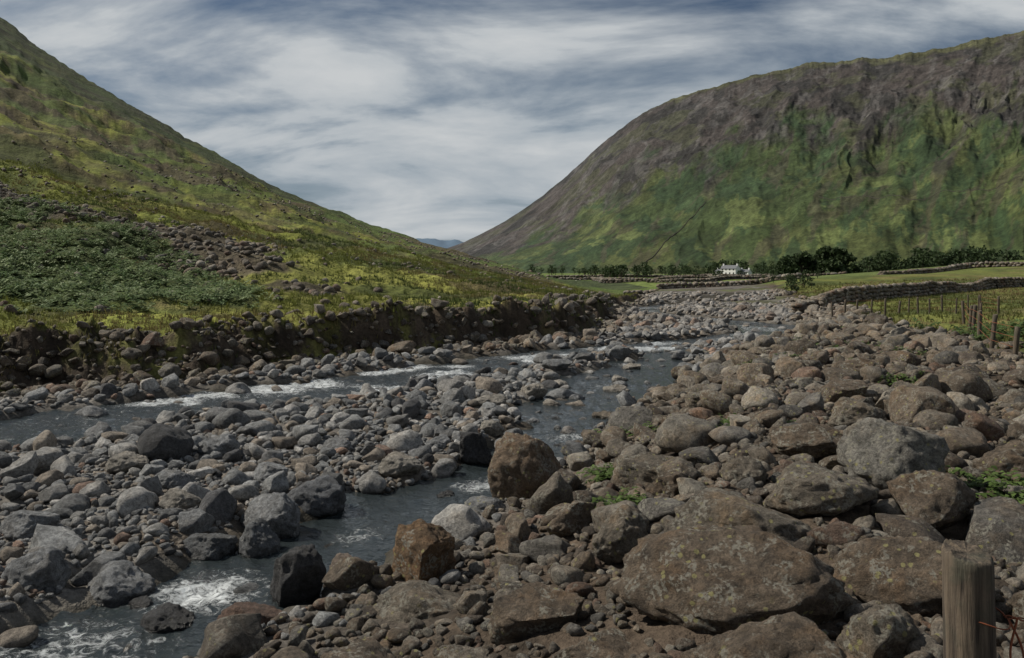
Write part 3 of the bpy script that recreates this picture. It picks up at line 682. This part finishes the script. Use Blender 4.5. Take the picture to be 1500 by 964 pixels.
for k,zz in enumerate((2.13,1.86,1.6)):
    for ph in (0,math.pi):
        pts=[]
        for i in range(200):
            t=i/199;x=PX+.06+(3.6-PX-.06)*t;y=2.0+(1.2-2.0)*t;pts.append((x,y+.0035*math.cos(t*260+ph),zz-.05*math.sin(math.pi*t)+.0035*math.sin(t*260+ph)))
        wire('wire_strand',pts,.0018,e)
    wire('wire_loop',[(PX+.064*math.cos(a),2.0+.064*math.sin(a),zz+.01*math.sin(a*2)) for a in np.linspace(0,6.5,40)],.0018,e)
    for i in range(1,22):
        t=i/22;x=PX+.06+(3.6-PX-.06)*t;y=2.0+(1.2-2.0)*t;z=zz-.05*math.sin(math.pi*t)
        wire('barb',[(x-.012,y-.008,z-.018),(x,y,z),(x+.01,y+.01,z+.018)],.0013,e);wire('barb',[(x+.012,y-.008,z-.014),(x,y,z),(x-.01,y+.012,z+.016)],.0013,e)
wire('wire_tail',[(PX+.064+.02*math.sin(t*7)+.03*t,1.98+.012*math.cos(t*9),2.13-.33*t) for t in np.linspace(0,1.4,50)],.0028,e)
wire('wire_tail_2',[(PX+.07+.018*math.sin(t*9+2)+.02*t,1.975+.014*math.cos(t*7),2.13-.33*t) for t in np.linspace(0,1.4,50)],.0028,e)
def fence(pts,h,rad,name='wire_fence'):
    e=bpy.data.objects.new(name,None);scene.collection.objects.link(e);tops=[]
    for i,(x,y) in enumerate(pts):
        hh=h*random.uniform(.85,1.1);post('post_%d'%(i+1),x,y,hh,rad*random.uniform(.8,1.2),i+random.randint(1,90),e,(random.gauss(0,.05),random.gauss(0,.05)),res=(8,10))
        tops.append((x,y,float(H(np.array([x]),np.array([y]))[0])))
    for k in (.35,.6,.85): wire('wire_%d'%int(k*100),[(a,b,c+h*k) for a,b,c in tops],.006,e)
fence([(15.3+i*.72,38.0+i*.25+.2*math.sin(i)) for i in range(13)],.85,.045)
fence([(11.9,18.9),(12.6,21),(13.6,23.2),(15.6,27),(16.4,28.6),(17.6,31),(20,34),(23.5,38.5),(24.6,41.8)],.95,.06)
# ------------------------------------------------ light, sky, camera
el=math.radians(44);az=math.atan2(-.80,.18)
sd=Vector((math.sin(az)*math.cos(el),math.cos(az)*math.cos(el),math.sin(el)))
L=bpy.data.lights.new('sun','SUN');L.energy=5.0;L.angle=math.radians(.5);L.color=(1,.94,.83)
lo=bpy.data.objects.new('sun',L);scene.collection.objects.link(lo);lo.rotation_euler=(-sd).to_track_quat('-Z','Y').to_euler();lo.location=(-50,40,90)
W=bpy.data.worlds.new('sky');scene.world=W;W.use_nodes=True;nt=W.node_tree
bg=nt.nodes['Background'];bg.inputs[1].default_value=.1
sk=N(nt,'ShaderNodeTexSky',sky_type='NISHITA');sk.sun_disc=False;sk.sun_elevation=el;sk.sun_rotation=az;sk.air_density=1.0;sk.dust_density=.6;sk.ozone_density=2
tc=N(nt,'ShaderNodeTexCoord').outputs['Generated'];s3=N(nt,'ShaderNodeSeparateXYZ');nt.links.new(tc,s3.inputs[0])
zc=math_n(nt,'ADD',math_n(nt,'MAXIMUM',s3.outputs[2],0),.26)
px=math_n(nt,'DIVIDE',s3.outputs[0],zc);py=math_n(nt,'DIVIDE',s3.outputs[1],zc)
cb=N(nt,'ShaderNodeCombineXYZ');nt.links.new(px,cb.inputs[0]);nt.links.new(py,cb.inputs[1])
mp=N(nt,'ShaderNodeMapping');mp.inputs['Rotation'].default_value=(0,0,.25);mp.inputs['Scale'].default_value=(1.0,1.7,1);mp.inputs['Location'].default_value=(3.4,2.1,0);nt.links.new(cb.outputs[0],mp.inputs[0])
n1=noise_n(nt,mp.outputs[0],1.2,11,.56,.35);n2=noise_n(nt,mp.outputs[0],.5,4,.5,.2)
veil=mrange(nt,s3.outputs[2],.12,.31,1.2,.36)
cov=math_n(nt,'ADD',mrange(nt,n1,.36,.66,-.6,.75,False),veil)
cov=math_n(nt,'ADD',cov,mrange(nt,n2,.35,.65,-.3,.25,False))
rx=mrange(nt,s3.outputs[0],.24,.46,0,1);rz=mrange(nt,s3.outputs[2],.21,.27,0,1)
cov=math_n(nt,'ADD',cov,math_n(nt,'MULTIPLY',math_n(nt,'MULTIPLY',rx,rz),.25))
cov=mrange(nt,cov,0,1,0,.97)
skc=N(nt,'ShaderNodeVectorMath',operation='MULTIPLY');nt.links.new(sk.outputs[0],skc.inputs[0]);skc.inputs[1].default_value=(.29,.33,.37)
cl=mixc(nt,mrange(nt,n1,.40,.64,0,1),(3.2,3.75,4.25),(5.8,6.0,6.1))
nt.links.new(mixc(nt,cov,skc.outputs[0],cl),bg.inputs[0])
cam=bpy.data.cameras.new('camera');co=bpy.data.objects.new('camera',cam);scene.collection.objects.link(co);scene.camera=co
co.location=(0,0,CZ);co.rotation_euler=(math.radians(90),0,0);cam.sensor_width=36;cam.lens=F0/1500*36;cam.shift_y=-(482-395)/1500;cam.clip_start=.05;cam.clip_end=30000
scene.view_settings.view_transform='Standard';scene.view_settings.look='None';scene.view_settings.exposure=0
